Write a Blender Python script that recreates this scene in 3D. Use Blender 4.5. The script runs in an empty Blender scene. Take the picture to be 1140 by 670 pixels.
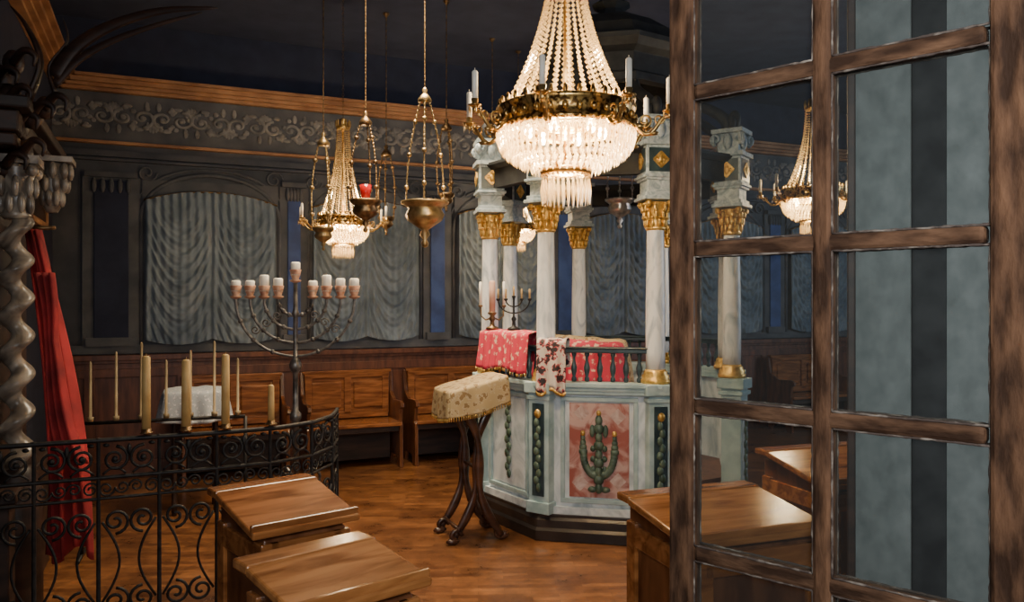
import bpy, math, random
from mathutils import Vector, Matrix, Euler
random.seed(4)
F=887.0; EY=1.65
pi=math.pi
sc=bpy.context.scene
COL=sc.collection
def PX(px,py,d): return Vector(((px-570)/F*d, d, EY-(py-335)/F*d))
# room frame
O=Vector((-3.9,7.36,0)); UA=Vector((.915,.403,0)).normalized(); VA=Vector((UA.y,-UA.x,0))
YAW=math.atan2(UA.y,UA.x)
def RP(u,v,z=0): return O+UA*u+VA*v+Vector((0,0,z))

# ---------------------------------------------------------------- materials
def newmat(name):
    m=bpy.data.materials.new(name); m.use_nodes=True
    nt=m.node_tree; b=nt.nodes['Principled BSDF']; return m,nt,b
def mat(name,c1,c2=None,rough=.5,metal=0,scale=6,stretch=(1,1,1),bump=0,detail=6,lo=.35,hi=.65,dist=0,spec=None,emit=None,rv=0):
    m,nt,b=newmat(name); N=nt.nodes; L=nt.links
    b.inputs['Roughness'].default_value=rough; b.inputs['Metallic'].default_value=metal
    b.inputs['Base Color'].default_value=(*c1,1)
    if spec is not None: b.inputs['Specular IOR Level'].default_value=spec
    if emit: b.inputs['Emission Color'].default_value=(*emit[0],1); b.inputs['Emission Strength'].default_value=emit[1]
    if c2 is not None or bump:
        tc=N.new('ShaderNodeTexCoord'); mp=N.new('ShaderNodeMapping'); mp.inputs['Scale'].default_value=stretch
        L.new(tc.outputs['Object'],mp.inputs['Vector'])
        n=N.new('ShaderNodeTexNoise'); n.inputs['Scale'].default_value=scale; n.inputs['Detail'].default_value=detail; n.inputs['Distortion'].default_value=dist
        L.new(mp.outputs['Vector'],n.inputs['Vector'])
        if c2 is not None:
            r=N.new('ShaderNodeValToRGB'); r.color_ramp.elements[0].position=lo; r.color_ramp.elements[1].position=hi
            r.color_ramp.elements[0].color=(*c1,1); r.color_ramp.elements[1].color=(*c2,1)
            L.new(n.outputs['Fac'],r.inputs['Fac']); L.new(r.outputs['Color'],b.inputs['Base Color'])
        if rv:
            mr=N.new('ShaderNodeMapRange'); mr.inputs['To Min'].default_value=max(0,rough-rv); mr.inputs['To Max'].default_value=rough+rv
            L.new(n.outputs['Fac'],mr.inputs['Value']); L.new(mr.outputs['Result'],b.inputs['Roughness'])
        if bump:
            bp=N.new('ShaderNodeBump'); bp.inputs['Strength'].default_value=bump; bp.inputs['Distance'].default_value=.02
            L.new(n.outputs['Fac'],bp.inputs['Height']); L.new(bp.outputs['Normal'],b.inputs['Normal'])
    return m
M={}
M['iron']=mat('wrought_iron',(.008,.007,.007),(.026,.023,.021),.55,.4,scale=30)
M['greyiron']=mat('grey_iron',(.07,.065,.06),(.20,.185,.17),.4,.6,scale=30)
M['brass']=mat('aged_brass',(.42,.25,.08),(.75,.50,.19),.3,.95,scale=25)
M['lampbrass']=mat('dull_brass',(.26,.18,.08),(.52,.37,.18),.38,.85,scale=18)
M['bandbrass']=mat('pierced_brass',(.10,.05,.015),(.75,.48,.16),.3,.9,scale=38,lo=.42,hi=.58,detail=2)
M['dkbrass']=mat('dark_brass',(.10,.06,.03),(.30,.19,.09),.4,.85,scale=20)
M['gold']=mat('gilded',(.50,.28,.06),(.85,.56,.17),.38,.6,scale=30,bump=.2)
M['silver']=mat('silver',(.35,.35,.36),(.75,.74,.72),.3,.95,scale=20)
M['copper']=mat('copper_cup',(.34,.15,.09),(.58,.34,.22),.45,.3,scale=20)
M['candle']=mat('candle_wax',(.78,.72,.6),(.88,.84,.74),.5,0,scale=8)
M['pinkwax']=mat('pink_wax',(.62,.34,.24),(.72,.46,.34),.5,0,scale=8)
M['beeswax']=mat('beeswax',(.42,.25,.08),(.54,.36,.14),.55,0,scale=8)
M['taper']=mat('dark_taper',(.16,.11,.05),(.26,.19,.10),.6,0,scale=8)
M['wood']=mat('bench_wood',(.15,.050,.017),(.33,.125,.042),.26,0,scale=3.5,stretch=(1.2,9,9),bump=.05,dist=.6)
M['desk']=mat('desk_wood',(.15,.050,.014),(.34,.130,.040),.20,0,scale=2.2,stretch=(1.2,8,8),bump=.02,dist=.9,rv=.05,detail=8)
M['deskshine']=mat('desk_wood_shiny',(.20,.070,.019),(.42,.175,.055),.18,0,scale=2.2,stretch=(1.2,8,8),bump=.02,dist=.9,rv=.05,detail=8)
M['deskdk']=mat('desk_wood_dark',(.07,.023,.009),(.16,.060,.024),.28,0,scale=3,stretch=(5,5,1.2),bump=.03,dist=.5)
M['dkwood']=mat('dark_wood',(.014,.007,.005),(.05,.022,.013),.5,0,scale=3,stretch=(1,1,6),bump=.05)
M['legwood']=mat('lectern_wood',(.028,.012,.008),(.10,.043,.024),.3,0,scale=4,stretch=(1,1,3))
M['wain']=mat('wainscot_wood',(.075,.024,.014),(.17,.06,.03),.45,0,scale=3,stretch=(6,6,1),bump=.05)
M['molding']=mat('molding_orange',(.24,.11,.05),(.44,.23,.11),.6,0,scale=4)
M['plaster']=mat('painted_plaster',(.045,.052,.068),(.088,.092,.108),.85,0,scale=3,detail=8,bump=.1)
M['panelgrey']=mat('panel_grey',(.062,.066,.078),(.118,.122,.132),.85,0,scale=4,bump=.1)
M['navy']=mat('cove_navy',(.018,.022,.045),(.026,.032,.062),.9,0,scale=5)
M['ceil']=mat('ceiling_navy',(.024,.031,.066),(.034,.043,.086),.9,0,scale=5)
M['frieze']=mat('carved_frieze',(.14,.135,.135),(.27,.26,.245),.9,0,scale=9)
M['blue']=mat('blue_pilaster',(.03,.055,.17),(.055,.10,.28),.7,0,scale=5)
M['curtain']=mat('curtain_cloth',(.11,.146,.185),(.205,.25,.29),.85,0,scale=4,bump=.05)
M['marble']=mat('pale_blue_marble',(.33,.41,.45),(.72,.77,.78),.35,0,scale=4,dist=2.5,detail=8,stretch=(1,1,.6),lo=.3,hi=.58)
M['colm']=mat('column_marble',(.42,.48,.53),(.82,.83,.82),.3,0,scale=7,dist=3,detail=8,stretch=(1,1,.35),lo=.3,hi=.55)
M['block']=mat('block_blue_grey',(.22,.29,.33),(.50,.56,.58),.5,0,scale=16,dist=1.5,detail=8)
M['teal']=mat('pale_green_trim',(.28,.40,.41),(.48,.60,.59),.4,0,scale=8)
M['dkteal']=mat('dark_teal',(.018,.035,.045),(.045,.075,.085),.35,0,scale=10)
M['canopy']=mat('canopy_dark',(.008,.009,.011),(.022,.024,.026),.7,0,scale=10)
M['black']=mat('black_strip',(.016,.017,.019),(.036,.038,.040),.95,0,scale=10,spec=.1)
M['redmarb']=mat('mottled_pink_marble',(.34,.095,.07),(.60,.40,.35),.4,0,scale=7,dist=1.2,detail=4,lo=.42,hi=.60)
M['pinkmarb']=mat('pink_marble',(.46,.30,.26),(.66,.54,.50),.4,0,scale=10,dist=2,detail=8)
M['green']=mat('green_garland',(.035,.065,.045),(.12,.17,.12),.4,0,scale=14)
M['plinth']=mat('plinth_dark',(.010,.008,.008),(.032,.024,.020),.3,0,scale=6)
M['redcloth']=mat('red_velvet',(.17,.010,.012),(.40,.024,.028),.85,0,scale=5)
M['palewall']=mat('grey_paint',(.10,.117,.115),(.20,.22,.218),.9,0,scale=18,detail=14,stretch=(1,1,.7),bump=.12,lo=.25,hi=.75)
M['doorwood']=mat('weathered_door_wood',(.022,.010,.005),(.125,.062,.032),.8,0,scale=11,stretch=(3.5,3.5,1.0),bump=.5,detail=14,lo=.38,hi=.8,spec=.15)
M['doorwoodh']=mat('weathered_door_wood_rail',(.022,.010,.005),(.125,.065,.035),.8,0,scale=11,stretch=(1.0,3.5,3.5),bump=.5,detail=14,lo=.38,hi=.8,spec=.15)
M['putty']=mat('old_putty',(.035,.022,.016),(.22,.185,.15),.85,0,scale=34,detail=10,bump=.3,lo=.5,hi=.78)
M['twist']=mat('twisted_marble',(.11,.088,.07),(.38,.32,.25),.3,0,scale=5,dist=2,detail=8)
M['bulb']=mat('lit_bulb',(1,.9,.7),emit=((1,.78,.46),60))
M['redglass']=mat('red_glass',(.40,.01,.01),rough=.1)

def brocade(name,base,figs,scale=16,cut=.2):
    m,nt,b=newmat(name); N=nt.nodes; L=nt.links
    tc=N.new('ShaderNodeTexCoord')
    v=N.new('ShaderNodeTexVoronoi'); v.inputs['Scale'].default_value=scale; L.new(tc.outputs['Object'],v.inputs['Vector'])
    r=N.new('ShaderNodeValToRGB'); e=r.color_ramp.elements; e[0].position=.0; e[0].color=(*figs[0],1); e[1].position=1; e[1].color=(*base,1)
    for i,(p,c) in enumerate([(.22,figs[0]),(.30,figs[1]),(.40,base)]):
        k=e.new(p); k.color=(*c,1)
    n=N.new('ShaderNodeTexNoise'); n.inputs['Scale'].default_value=scale*1.6; n.inputs['Distortion'].default_value=1.5; L.new(tc.outputs['Object'],n.inputs['Vector'])
    mt=N.new('ShaderNodeMath'); mt.operation='MULTIPLY_ADD'; mt.inputs[1].default_value=1.1; L.new(n.outputs['Fac'],mt.inputs[0]); L.new(v.outputs['Distance'],mt.inputs[2])
    sb=N.new('ShaderNodeMath'); sb.operation='SUBTRACT'; sb.inputs[1].default_value=.3+cut; L.new(mt.outputs[0],sb.inputs[0])
    L.new(sb.outputs[0],r.inputs['Fac']); L.new(r.outputs['Color'],b.inputs['Base Color']); b.inputs['Roughness'].default_value=.7
    return m
M['brored']=brocade('red_brocade',(.58,.035,.075),((.72,.50,.36),(.62,.16,.16)),20,.25)
M['broflor']=brocade('floral_cloth',(.58,.50,.42),((.03,.02,.02),(.50,.05,.07)),16,.38)
M['brocream']=brocade('cream_brocade',(.46,.34,.17),((.26,.16,.06),(.54,.44,.28)),19,.36)
M['lace']=brocade('white_lace',(.40,.43,.46),((.62,.62,.63),(.26,.27,.3)),34,.3)

def floor_mat():
    m,nt,b=newmat('parquet_floor'); N=nt.nodes; L=nt.links
    tc=N.new('ShaderNodeTexCoord'); mp=N.new('ShaderNodeMapping'); mp.inputs['Rotation'].default_value=(0,0,math.radians(45)-YAW)
    L.new(tc.outputs['Object'],mp.inputs['Vector'])
    br=N.new('ShaderNodeTexBrick'); br.inputs['Scale'].default_value=1; br.inputs['Brick Width'].default_value=.30; br.inputs['Row Height'].default_value=.05
    br.inputs['Mortar Size'].default_value=.001; br.inputs['Color1'].default_value=(.12,.048,.018,1); br.inputs['Color2'].default_value=(.215,.093,.034,1); br.inputs['Mortar'].default_value=(.06,.026,.012,1)
    L.new(mp.outputs['Vector'],br.inputs['Vector'])
    n=N.new('ShaderNodeTexNoise'); n.inputs['Scale'].default_value=2.6; n.inputs['Detail'].default_value=15; n.inputs['Distortion'].default_value=0; n.inputs['Roughness'].default_value=.78
    L.new(tc.outputs['Object'],n.inputs['Vector'])
    mx=N.new('ShaderNodeMixRGB'); mx.blend_type='MULTIPLY'; mx.inputs[0].default_value=1
    r=N.new('ShaderNodeValToRGB'); r.color_ramp.elements[0].color=(.38,.33,.31,1); r.color_ramp.elements[1].color=(1.4,1.32,1.22,1); r.color_ramp.elements[0].position=.38; r.color_ramp.elements[1].position=.64
    L.new(n.outputs['Fac'],r.inputs['Fac']); L.new(br.outputs['Color'],mx.inputs[1]); L.new(r.outputs['Color'],mx.inputs[2]); L.new(mx.outputs[0],b.inputs['Base Color'])
    mr=N.new('ShaderNodeMapRange'); mr.inputs['To Min'].default_value=.18; mr.inputs['To Max'].default_value=.42; L.new(n.outputs['Fac'],mr.inputs['Value']); L.new(mr.outputs['Result'],b.inputs['Roughness'])
    bp=N.new('ShaderNodeBump'); bp.inputs['Strength'].default_value=.12; bp.inputs['Distance'].default_value=.01; L.new(n.outputs['Fac'],bp.inputs['Height']); L.new(bp.outputs['Normal'],b.inputs['Normal'])
    return m
M['floor']=floor_mat()
def crystal_mat(name,tr=.55):
    m=bpy.data.materials.new(name); m.use_nodes=True; nt=m.node_tree; N=nt.nodes; L=nt.links; N.clear()
    o=N.new('ShaderNodeOutputMaterial'); t=N.new('ShaderNodeBsdfTranslucent'); t.inputs[0].default_value=(1,.86,.60,1)
    g=N.new('ShaderNodeBsdfGlossy'); g.inputs['Roughness'].default_value=.12; g.inputs['Color'].default_value=(1,.90,.72,1)
    d=N.new('ShaderNodeBsdfTransparent'); d.inputs[0].default_value=(1,.93,.8,1)
    a=N.new('ShaderNodeMixShader'); a.inputs[0].default_value=.3; b=N.new('ShaderNodeMixShader'); b.inputs[0].default_value=1-tr
    L.new(t.outputs[0],a.inputs[1]); L.new(d.outputs[0],a.inputs[2]); L.new(a.outputs[0],b.inputs[1]); L.new(g.outputs[0],b.inputs[2]); L.new(b.outputs[0],o.inputs[0]); return m
M['crystal']=crystal_mat('crystal',.5)
M['crystalb']=crystal_mat('crystal_lit',.8)
def glass_mat():
    m=bpy.data.materials.new('old_window_glass'); m.use_nodes=True; nt=m.node_tree; N=nt.nodes; L=nt.links; N.clear()
    o=N.new('ShaderNodeOutputMaterial'); t=N.new('ShaderNodeBsdfTransparent'); t.inputs[0].default_value=(.9,.92,.91,1)
    g=N.new('ShaderNodeBsdfGlossy'); g.inputs['Roughness'].default_value=.04
    n=N.new('ShaderNodeTexNoise'); n.inputs['Scale'].default_value=4; bp=N.new('ShaderNodeBump'); bp.inputs['Strength'].default_value=.08; bp.inputs['Distance'].default_value=.02
    tc=N.new('ShaderNodeTexCoord'); L.new(tc.outputs['Object'],n.inputs['Vector']); L.new(n.outputs['Fac'],bp.inputs['Height']); L.new(bp.outputs['Normal'],g.inputs['Normal'])
    df=N.new('ShaderNodeBsdfDiffuse'); df.inputs[0].default_value=(.6,.62,.6,1)
    y=N.new('ShaderNodeMixShader'); y.inputs[0].default_value=.008; L.new(t.outputs[0],y.inputs[1]); L.new(df.outputs[0],y.inputs[2])
    x=N.new('ShaderNodeMixShader'); x.inputs[0].default_value=.06
    L.new(y.outputs[0],x.inputs[1]); L.new(g.outputs[0],x.inputs[2]); L.new(x.outputs[0],o.inputs[0]); return m
M['glass']=glass_mat()

# ---------------------------------------------------------------- mesh builder
class MB:
    def __init__(s): s.v=[]; s.f=[]; s.sm=[]
    def add(s,vs,fs,smooth=False,X=None):
        o=len(s.v)
        s.v+= [tuple(X@Vector(p)) for p in vs] if X is not None else [tuple(p) for p in vs]
        for f in fs: s.f.append([i+o for i in f]); s.sm.append(smooth)
        return s
    def box(s,c,d,X=None):
        x,y,z=c; a,b,e=d[0]/2,d[1]/2,d[2]/2
        vs=[(x+i*a,y+j*b,z+k*e) for i in(-1,1) for j in(-1,1) for k in(-1,1)]
        return s.add(vs,[(0,1,3,2),(4,6,7,5),(0,4,5,1),(2,3,7,6),(0,2,6,4),(1,5,7,3)],False,X)
    def lathe(s,prof,c=(0,0,0),n=24,X=None,a0=0,smooth=True,mod=None):
        vs=[];fs=[]
        for r,z in prof:
            for i in range(n):
                a=a0+2*pi*i/n; rr=r*(mod(a,z) if mod else 1)
                vs.append((c[0]+rr*math.cos(a),c[1]+rr*math.sin(a),c[2]+z))
        m=len(prof)
        for j in range(m-1):
            for i in range(n):
                k=(i+1)%n; fs.append((j*n+i,j*n+k,(j+1)*n+k,(j+1)*n+i))
        closed=prof[0]==prof[-1]
        if not closed: fs.append(tuple(reversed(range(n)))); fs.append(tuple(range((m-1)*n,m*n)))
        return s.add(vs,fs,smooth,X)
    def tube(s,pts,r,n=8,X=None,closed=False,flat=1.0):
        P=[Vector(p) for p in pts]; m=len(P); vs=[];fs=[]
        R=r if isinstance(r,(list,tuple)) else [r]*m
        up=None
        for i in range(m):
            if closed: t=P[(i+1)%m]-P[i-1]
            else: t=P[min(i+1,m-1)]-P[max(i-1,0)]
            if t.length<1e-9: t=Vector((0,0,1))
            t.normalize()
            if up is None:
                up=Vector((0,0,1)) if abs(t.z)<.9 else Vector((1,0,0))
            a=up-t*up.dot(t)
            if a.length<1e-6: a=t.orthogonal()
            a.normalize(); b=t.cross(a); up=a
            for k in range(n):
                q=2*pi*k/n; vs.append(P[i]+a*math.cos(q)*R[i]+b*math.sin(q)*R[i]*flat)
        for i in range(m if closed else m-1):
            j=(i+1)%m
            for k in range(n):
                l=(k+1)%n; fs.append((i*n+k,i*n+l,j*n+l,j*n+k))
        if not closed: fs.append(tuple(reversed(range(n)))); fs.append(tuple(range((m-1)*n,m*n)))
        return s.add(vs,fs,True,X)
    def ell(s,c,d,n=8,m=6,X=None):
        vs=[];fs=[]
        for j in range(m+1):
            q=-pi/2+pi*j/m
            rr=max(math.cos(q),.02)
            for i in range(n):
                a=2*pi*i/n; vs.append((c[0]+d[0]*rr*math.cos(a),c[1]+d[1]*rr*math.sin(a),c[2]+d[2]*math.sin(q)))
        for j in range(m):
            for i in range(n):
                k=(i+1)%n; fs.append((j*n+i,j*n+k,(j+1)*n+k,(j+1)*n+i))
        return s.add(vs,fs,True,X)
    def octa(s,c,w,h,wm=0.0,X=None):
        x,y,z=c
        vs=[(x,y,z+h),(x+w,y,z+wm),(x,y+w,z+wm),(x-w,y,z+wm),(x,y-w,z+wm),(x,y,z-h)]
        return s.add(vs,[(0,1,2),(0,2,3),(0,3,4),(0,4,1),(5,2,1),(5,3,2),(5,4,3),(5,1,4)],False,X)
    def prism(s,poly,t,X=None):
        n=len(poly); vs=[(x,-t/2,z) for x,z in poly]+[(x,t/2,z) for x,z in poly]
        fs=[tuple(range(n)),tuple(reversed(range(n,2*n)))]+[(i,i+n,(i+1)%n+n,(i+1)%n) for i in range(n)]
        return s.add(vs,fs,False,X)
    def ngon(s,prof,n,a0,c=(0,0,0)):
        return s.lathe(prof,c,n,None,a0,False)
    def grid(s,fn,nu,nv,smooth=True,X=None):
        vs=[fn(i/nu,j/nv) for j in range(nv+1) for i in range(nu+1)]
        fs=[(j*(nu+1)+i,j*(nu+1)+i+1,(j+1)*(nu+1)+i+1,(j+1)*(nu+1)+i) for j in range(nv) for i in range(nu)]
        return s.add(vs,fs,smooth,X)
    def obj(s,name,m,parent=None,loc=(0,0,0),rot=(0,0,0),bevel=0,solid=0,label=None,stuff=False,**kw):
        me=bpy.data.meshes.new(name); me.from_pydata(s.v,[],s.f)
        me.polygons.foreach_set('use_smooth',s.sm); me.update()
        me.materials.append(M[m] if isinstance(m,str) else m)
        o=bpy.data.objects.new(name,me); COL.objects.link(o)
        o.location=loc; o.rotation_euler=rot
        if parent: o.parent=parent
        if solid:
            k=o.modifiers.new('s','SOLIDIFY'); k.thickness=solid; k.offset=0
        if bevel:
            k=o.modifiers.new('b','BEVEL'); k.width=bevel; k.segments=2; k.limit_method='ANGLE'; k.angle_limit=.7
        if label: o['label']=label
        if stuff: o['kind']='stuff'
        for a,b in kw.items(): o[a]=b
        return o
def root(name,label,cat,loc=(0,0,0),rz=0,group=None,kind=None,scale=1):
    o=bpy.data.objects.new(name,None); COL.objects.link(o); o.location=loc; o.rotation_euler=(0,0,rz)
    o.empty_display_size=.1; o.scale=(scale,)*3
    if kind: o['kind']=kind
    if label: o['label']=label
    if cat: o['category']=cat
    if group: o['group']=group
    return o
def top(o,label,cat,group=None,kind=None):
    if label: o['label']=label
    if cat: o['category']=cat
    if group: o['group']=group
    if kind: o['kind']=kind
    return o
def RX(a): return Matrix.Rotation(a,4,'X')
def RY(a): return Matrix.Rotation(a,4,'Y')
def RZ(a): return Matrix.Rotation(a,4,'Z')
def T(x,y,z): return Matrix.Translation((x,y,z))
def spiral(cx,cz,r0,r1,a0,turns,n=28):
    return [(cx+(r0+(r1-r0)*t/n)*math.cos(a0+2*pi*turns*t/n), cz+(r0+(r1-r0)*t/n)*math.sin(a0+2*pi*turns*t/n)) for t in range(n+1)]

# ================================================================ ROOM
CE=4.25; UR=10.2; VF=9.2; UL=-.3
def wallobj(name,p0,p1,z0,z1,m,th=.1):
    d=(p1-p0); L=d.length; a=math.atan2(d.y,d.x); mid=(p0+p1)/2
    b=MB().box((0,th/2,(z0+z1)/2),(L,th,z1-z0))
    o=b.obj(name,m,loc=(mid.x,mid.y,0),rot=(0,0,a)); top(o,None,None,kind='structure'); return o
wallobj('wall_back',RP(UL-.1,0),RP(UR+.1,0),0,CE,'plaster')
wallobj('wall_left',RP(UL,VF),RP(UL,0),0,CE,'navy')
wallobj('wall_far_right',RP(UR,0),RP(UR,VF),0,CE,'plaster')
wallobj('wall_front',RP(UR+.1,VF),RP(UL-.1,VF),0,CE,'plaster')
mid=RP((UL+UR)/2,VF/2)
f=MB().box((0,0,-.05),(UR-UL+.4,VF+.4,.1)).obj('floor','floor',loc=mid,rot=(0,0,YAW)); f['kind']='structure'
f=MB().box((0,0,CE+.05),(UR-UL+.4,VF+.4,.1)).obj('ceiling','ceil',loc=mid,rot=(0,0,YAW)); f['kind']='structure'
def wall_local(b,name,m,**k):
    o=b.obj(name,m,loc=tuple(RP(0,0)),rot=(0,0,YAW),**k); o['kind']='structure'; return o
uc=(UL+UR)/2; ul=UR-UL
wall_local(MB().box((uc,-.01,3.98),(ul,.02,.54)),'trim_1','navy')
b=MB()
for z,h,t in((3.70,.03,.20),(3.665,.04,.16),(3.63,.03,.12),(3.60,.03,.08),(3.12,.03,.06)): b.box((uc,-t/2,z),(ul,t,h))
wall_local(b,'trim_2','molding',bevel=.004)
b=MB()
for z,h,t in((3.70,.03,.20),(3.665,.04,.16),(3.63,.03,.12),(3.60,.03,.08)): b.box((UL+t/2,-VF/2,z),(t,VF,h))
wall_local(b,'trim_15','molding',bevel=.004)
b=MB().box((uc,-.015,3.35),(ul,.03,.46)); wall_local(b,'trim_3','panelgrey')
b=MB().box((uc,-.02,3.02),(ul,.04,.06)).box((uc,-.03,2.96),(ul,.06,.02)); wall_local(b,'trim_4','plaster')
b=MB()
u=UL+.15; k=0
while u<9.8:
    s=1 if k%2 else -1
    X=T(u,-.030,3.37)@Matrix.Diagonal((1,.45,.82,1))
    for q in(-1,1):
        sg=random.uniform(.9,1.1)
        pts=[(x,0,z*s) for x,z in spiral(q*.085,.0,.10*sg,.02,pi/2,q*1.15,18)]
        b.tube(pts,[.024-.012*i/18 for i in range(19)],5,X)
        b.ell((q*.085,0,0),(.035,.02,.03),6,4,X)
        b.ell((q*.12,0,s*.13),(.05,.015,.025),6,4,X); b.ell((q*.05,0,-s*.14),(.026,.015,.055),6,4,X)
        for w_ in range(3):
            a=random.uniform(0,2*pi); b.ell((q*.085+.11*math.cos(a),0,.12*math.sin(a)),(.028,.014,.028),6,4,X)
    for q in range(5):
        a=pi/2+(q-2)*.5; b.ell((math.cos(a)*.05,0,s*(math.sin(a)*.07+.05)),(.022,.015,.05),6,4,X)
    b.ell((.17,0,-s*.1),(.035,.02,.055),6,4,X); b.ell((-.17,0,s*.10),(.05,.02,.03),6,4,X)
    u+=.34;k+=1
wall_local(b,'trim_5','frieze')
b=MB().box((uc,-.03,.55),(ul,.06,1.10)); wall_local(b,'baseboard_back','wain')
b=MB()
b.box((uc,-.06,1.125),(ul,.12,.05)).box((uc,-.045,1.085),(ul,.09,.03)).box((uc,-.045,.08),(ul,.09,.16)).box((uc,-.04,.98),(ul,.08,.08))
u=0
while u<UR: b.box((u,-.04,.55),(.09,.08,.8)); u+=.785
wall_local(b,'trim_6','wain',bevel=.004)
b=MB().box((uc,-.02,1.20),(ul,.04,.08)); wall_local(b,'trim_7','panelgrey')
panels=[(.45,1.67),(2.0,3.15),(3.57,4.7),(5.14,6.27),(6.71,7.84),(8.28,9.4)]
barch=MB(); bpan=MB()
for (a,c) in panels:
    m_=(a+c)/2; w=(c-a)/2
    pts=[(a-.02,-.02,1.24),(a-.02,-.02,2.45)]
    for i in range(1,17):
        q=pi-pi*i/17; pts.append((m_+(w+.02)*math.cos(q),-.02,2.45+.42*math.sin(q)))
    pts+=[(c+.02,-.02,2.45),(c+.02,-.02,1.24)]
    barch.tube(pts,.022,6)
    barch.tube([(p[0]+( .05 if p[0]>m_ else -.05),-.012,p[2]+(.05 if p[2]>2.45 else 0)) for p in pts],.013,6)
    bpan.box((m_,-.012,2.0),(2*w+.02,.024,1.6))
    for s in(-1,1):
        X=T(m_+s*(w-.03),-.02,2.86)
        barch.tube([(x,0,z) for x,z in spiral(0,0,.09,.02,0,s*1.3,16)],.010,5,X)
wall_local(barch,'trim_8','panelgrey'); wall_local(bpan,'trim_9','panelgrey')
bb=MB(); bg=MB(); bcap=MB()
gaps=[(.0,.36)]+[(panels[i][1]+.11,panels[i+1][0]-.11) for i in range(5)]
for gi,(a,c) in enumerate(gaps):
    m_=(a+c)/2; w=max(c-a,.16)
    if gi: bb.box((m_,-.03,2.02),(w*.8,.04,1.5))
    bg.box((m_,-.015,2.0),(w+.12,.03,1.6))
    bcap.box((m_,-.04,2.82),(w*1.0+.08,.07,.05)).box((m_,-.04,1.27),(w+.06,.07,.08))
    for i in range(5): bcap.ell((m_+(i-2)*w*.2,-.05,2.72),(.025,.03,.07),6,5)
wall_local(MB().box((.18,-.03,2.02),(.29,.04,1.5)),'trim_16','navy',bevel=.006)
wall_local(bb,'trim_10','blue',bevel=.006); wall_local(bg,'trim_11','panelgrey'); wall_local(bcap,'trim_12','panelgrey')
def curtain(w,h,ph0):
    def fn(i,j):
        x=(i-.5)*w; z=h*(1-j)
        t=((i*2)%1)*2-1
        if i>=1: t=1
        cat=.60*(1-t*t)
        ph=(z+cat*.8)
        amp=(1-abs(t)**4)*(.35+.65*min(1,j*3))
        y=-.05-.015*amp*math.sin(2*pi*ph*6.3+ph0+1.8*math.sin(ph*6+t))-.006*amp*math.sin(2*pi*ph*15+t*2)
        y-=.017*math.sin(i*2*pi*16+ph0+.5*math.sin(z*5))*(1-.6*amp)
        y-=.024*(1-t*t)
        if j>.95: z-=(.05*(1-t*t)-.015)*(j-.95)*20
        if j<.12: z+=(.12-j)/.12*.10*(1-(2*i-1)**2)
        return (x,y,z)
    return MB().grid(fn,130,130)
for i,(a,c) in enumerate(panels):
    w=c-a-.04
    o=curtain(w,1.33,i*1.3).obj('curtain','curtain',loc=tuple(RP((a+c)/2,.03,1.27)),rot=(0,0,YAW))
    top(o,"grey-blue draped curtain with festoon folds in arched wall panel",'curtain','festoon curtains along the wall')
    b=MB().tube([((q/12-.5)*(w+.03),-.05,1.33+.10*(1-(q/6-1)**2)) for q in range(13)],.010,8)
    b.obj('curtain_rod','dkbrass',o)

b=MB()
for (x,z,w,h) in((0,2.95,.9,.05),(0,2.25,.9,.05),(-.43,2.6,.05,.75),(.43,2.6,.05,.75)): b.box((x,0,z),(w,.05,h))
fr=root('picture_frame','gilt-brown wooden picture frame hung beside the ark','picture frame',RP(UL+.04,1.3,0),YAW-pi/2)
b.obj('frame','molding',fr,bevel=.006); MB().box((0,0,2.6),(.84,.02,.68)).obj('picture_panel','dkwood',fr)

p0=Vector((1.03,2.42,0)); p1=Vector((2.3,1.75,0))
d=(p1-p0).normalized(); wa=math.atan2(d.y,d.x)
w_=MB().box((.6,.05,CE/2),(1.35,.1,CE)).obj('wall_right','palewall',loc=tuple(p0+d*.07),rot=(0,0,wa)); w_['kind']='structure'
b=MB().box((.140,-.010,CE/2),(.090,.020,CE)); o=b.obj('dark_strip','black',loc=tuple(w_.location),rot=(0,0,wa),bevel=.009); o['kind']='structure'  # near-black vertical strip on the face of wall_right, full height
b=MB().box((-.068,.03,CE/2),(.022,.12,CE)); o=b.obj('trim_14','dkwood',loc=tuple(w_.location),rot=(0,0,wa),bevel=.004); o['kind']='structure'

# ================================================================ GLAZED DOOR
dl=Vector((.367,1.67,0)); dr=Vector((.790,1.275,0)); dd=dr-dl; W=dd.length; ang=math.atan2(dd.y,dd.x)
door=root('door_1','weathered brown glazed door leaf with small old panes standing open','door',dl,ang,kind='structure')
zs=[2.40,2.08,1.757,1.433,1.13,.82]
MB().box((-.004,0,1.32),(.056,.045,2.6)).obj('door_stile','doorwood',door,bevel=.008)
MB().box((W+.012,0,1.32),(.062,.045,2.6)).obj('door_stile','doorwood',door,bevel=.008)
MB().box((W/2,0,1.61),(.036,.038,1.66)).obj('muntin','doorwood',door,bevel=.008)
for z in zs[:-1]: MB().box((W/2,0,z),(W-.05,.034,.032)).obj('glazing_bar','doorwoodh',door,bevel=.008)
MB().box((W/2,0,2.57),(W-.05,.045,.10)).obj('top_rail','doorwoodh',door,bevel=.006)
MB().box((W/2,0,.76),(W-.05,.045,.12)).obj('middle_rail','doorwoodh',door,bevel=.006)
MB().box((W/2,0,.10),(W-.05,.045,.2)).obj('bottom_rail','doorwoodh',door,bevel=.006)
MB().box((W/2,0,.45),(W-.05,.02,.5)).obj('lower_panel','doorwoodh',door,bevel=.006)
b=MB(); zz=[2.52]+zs
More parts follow.
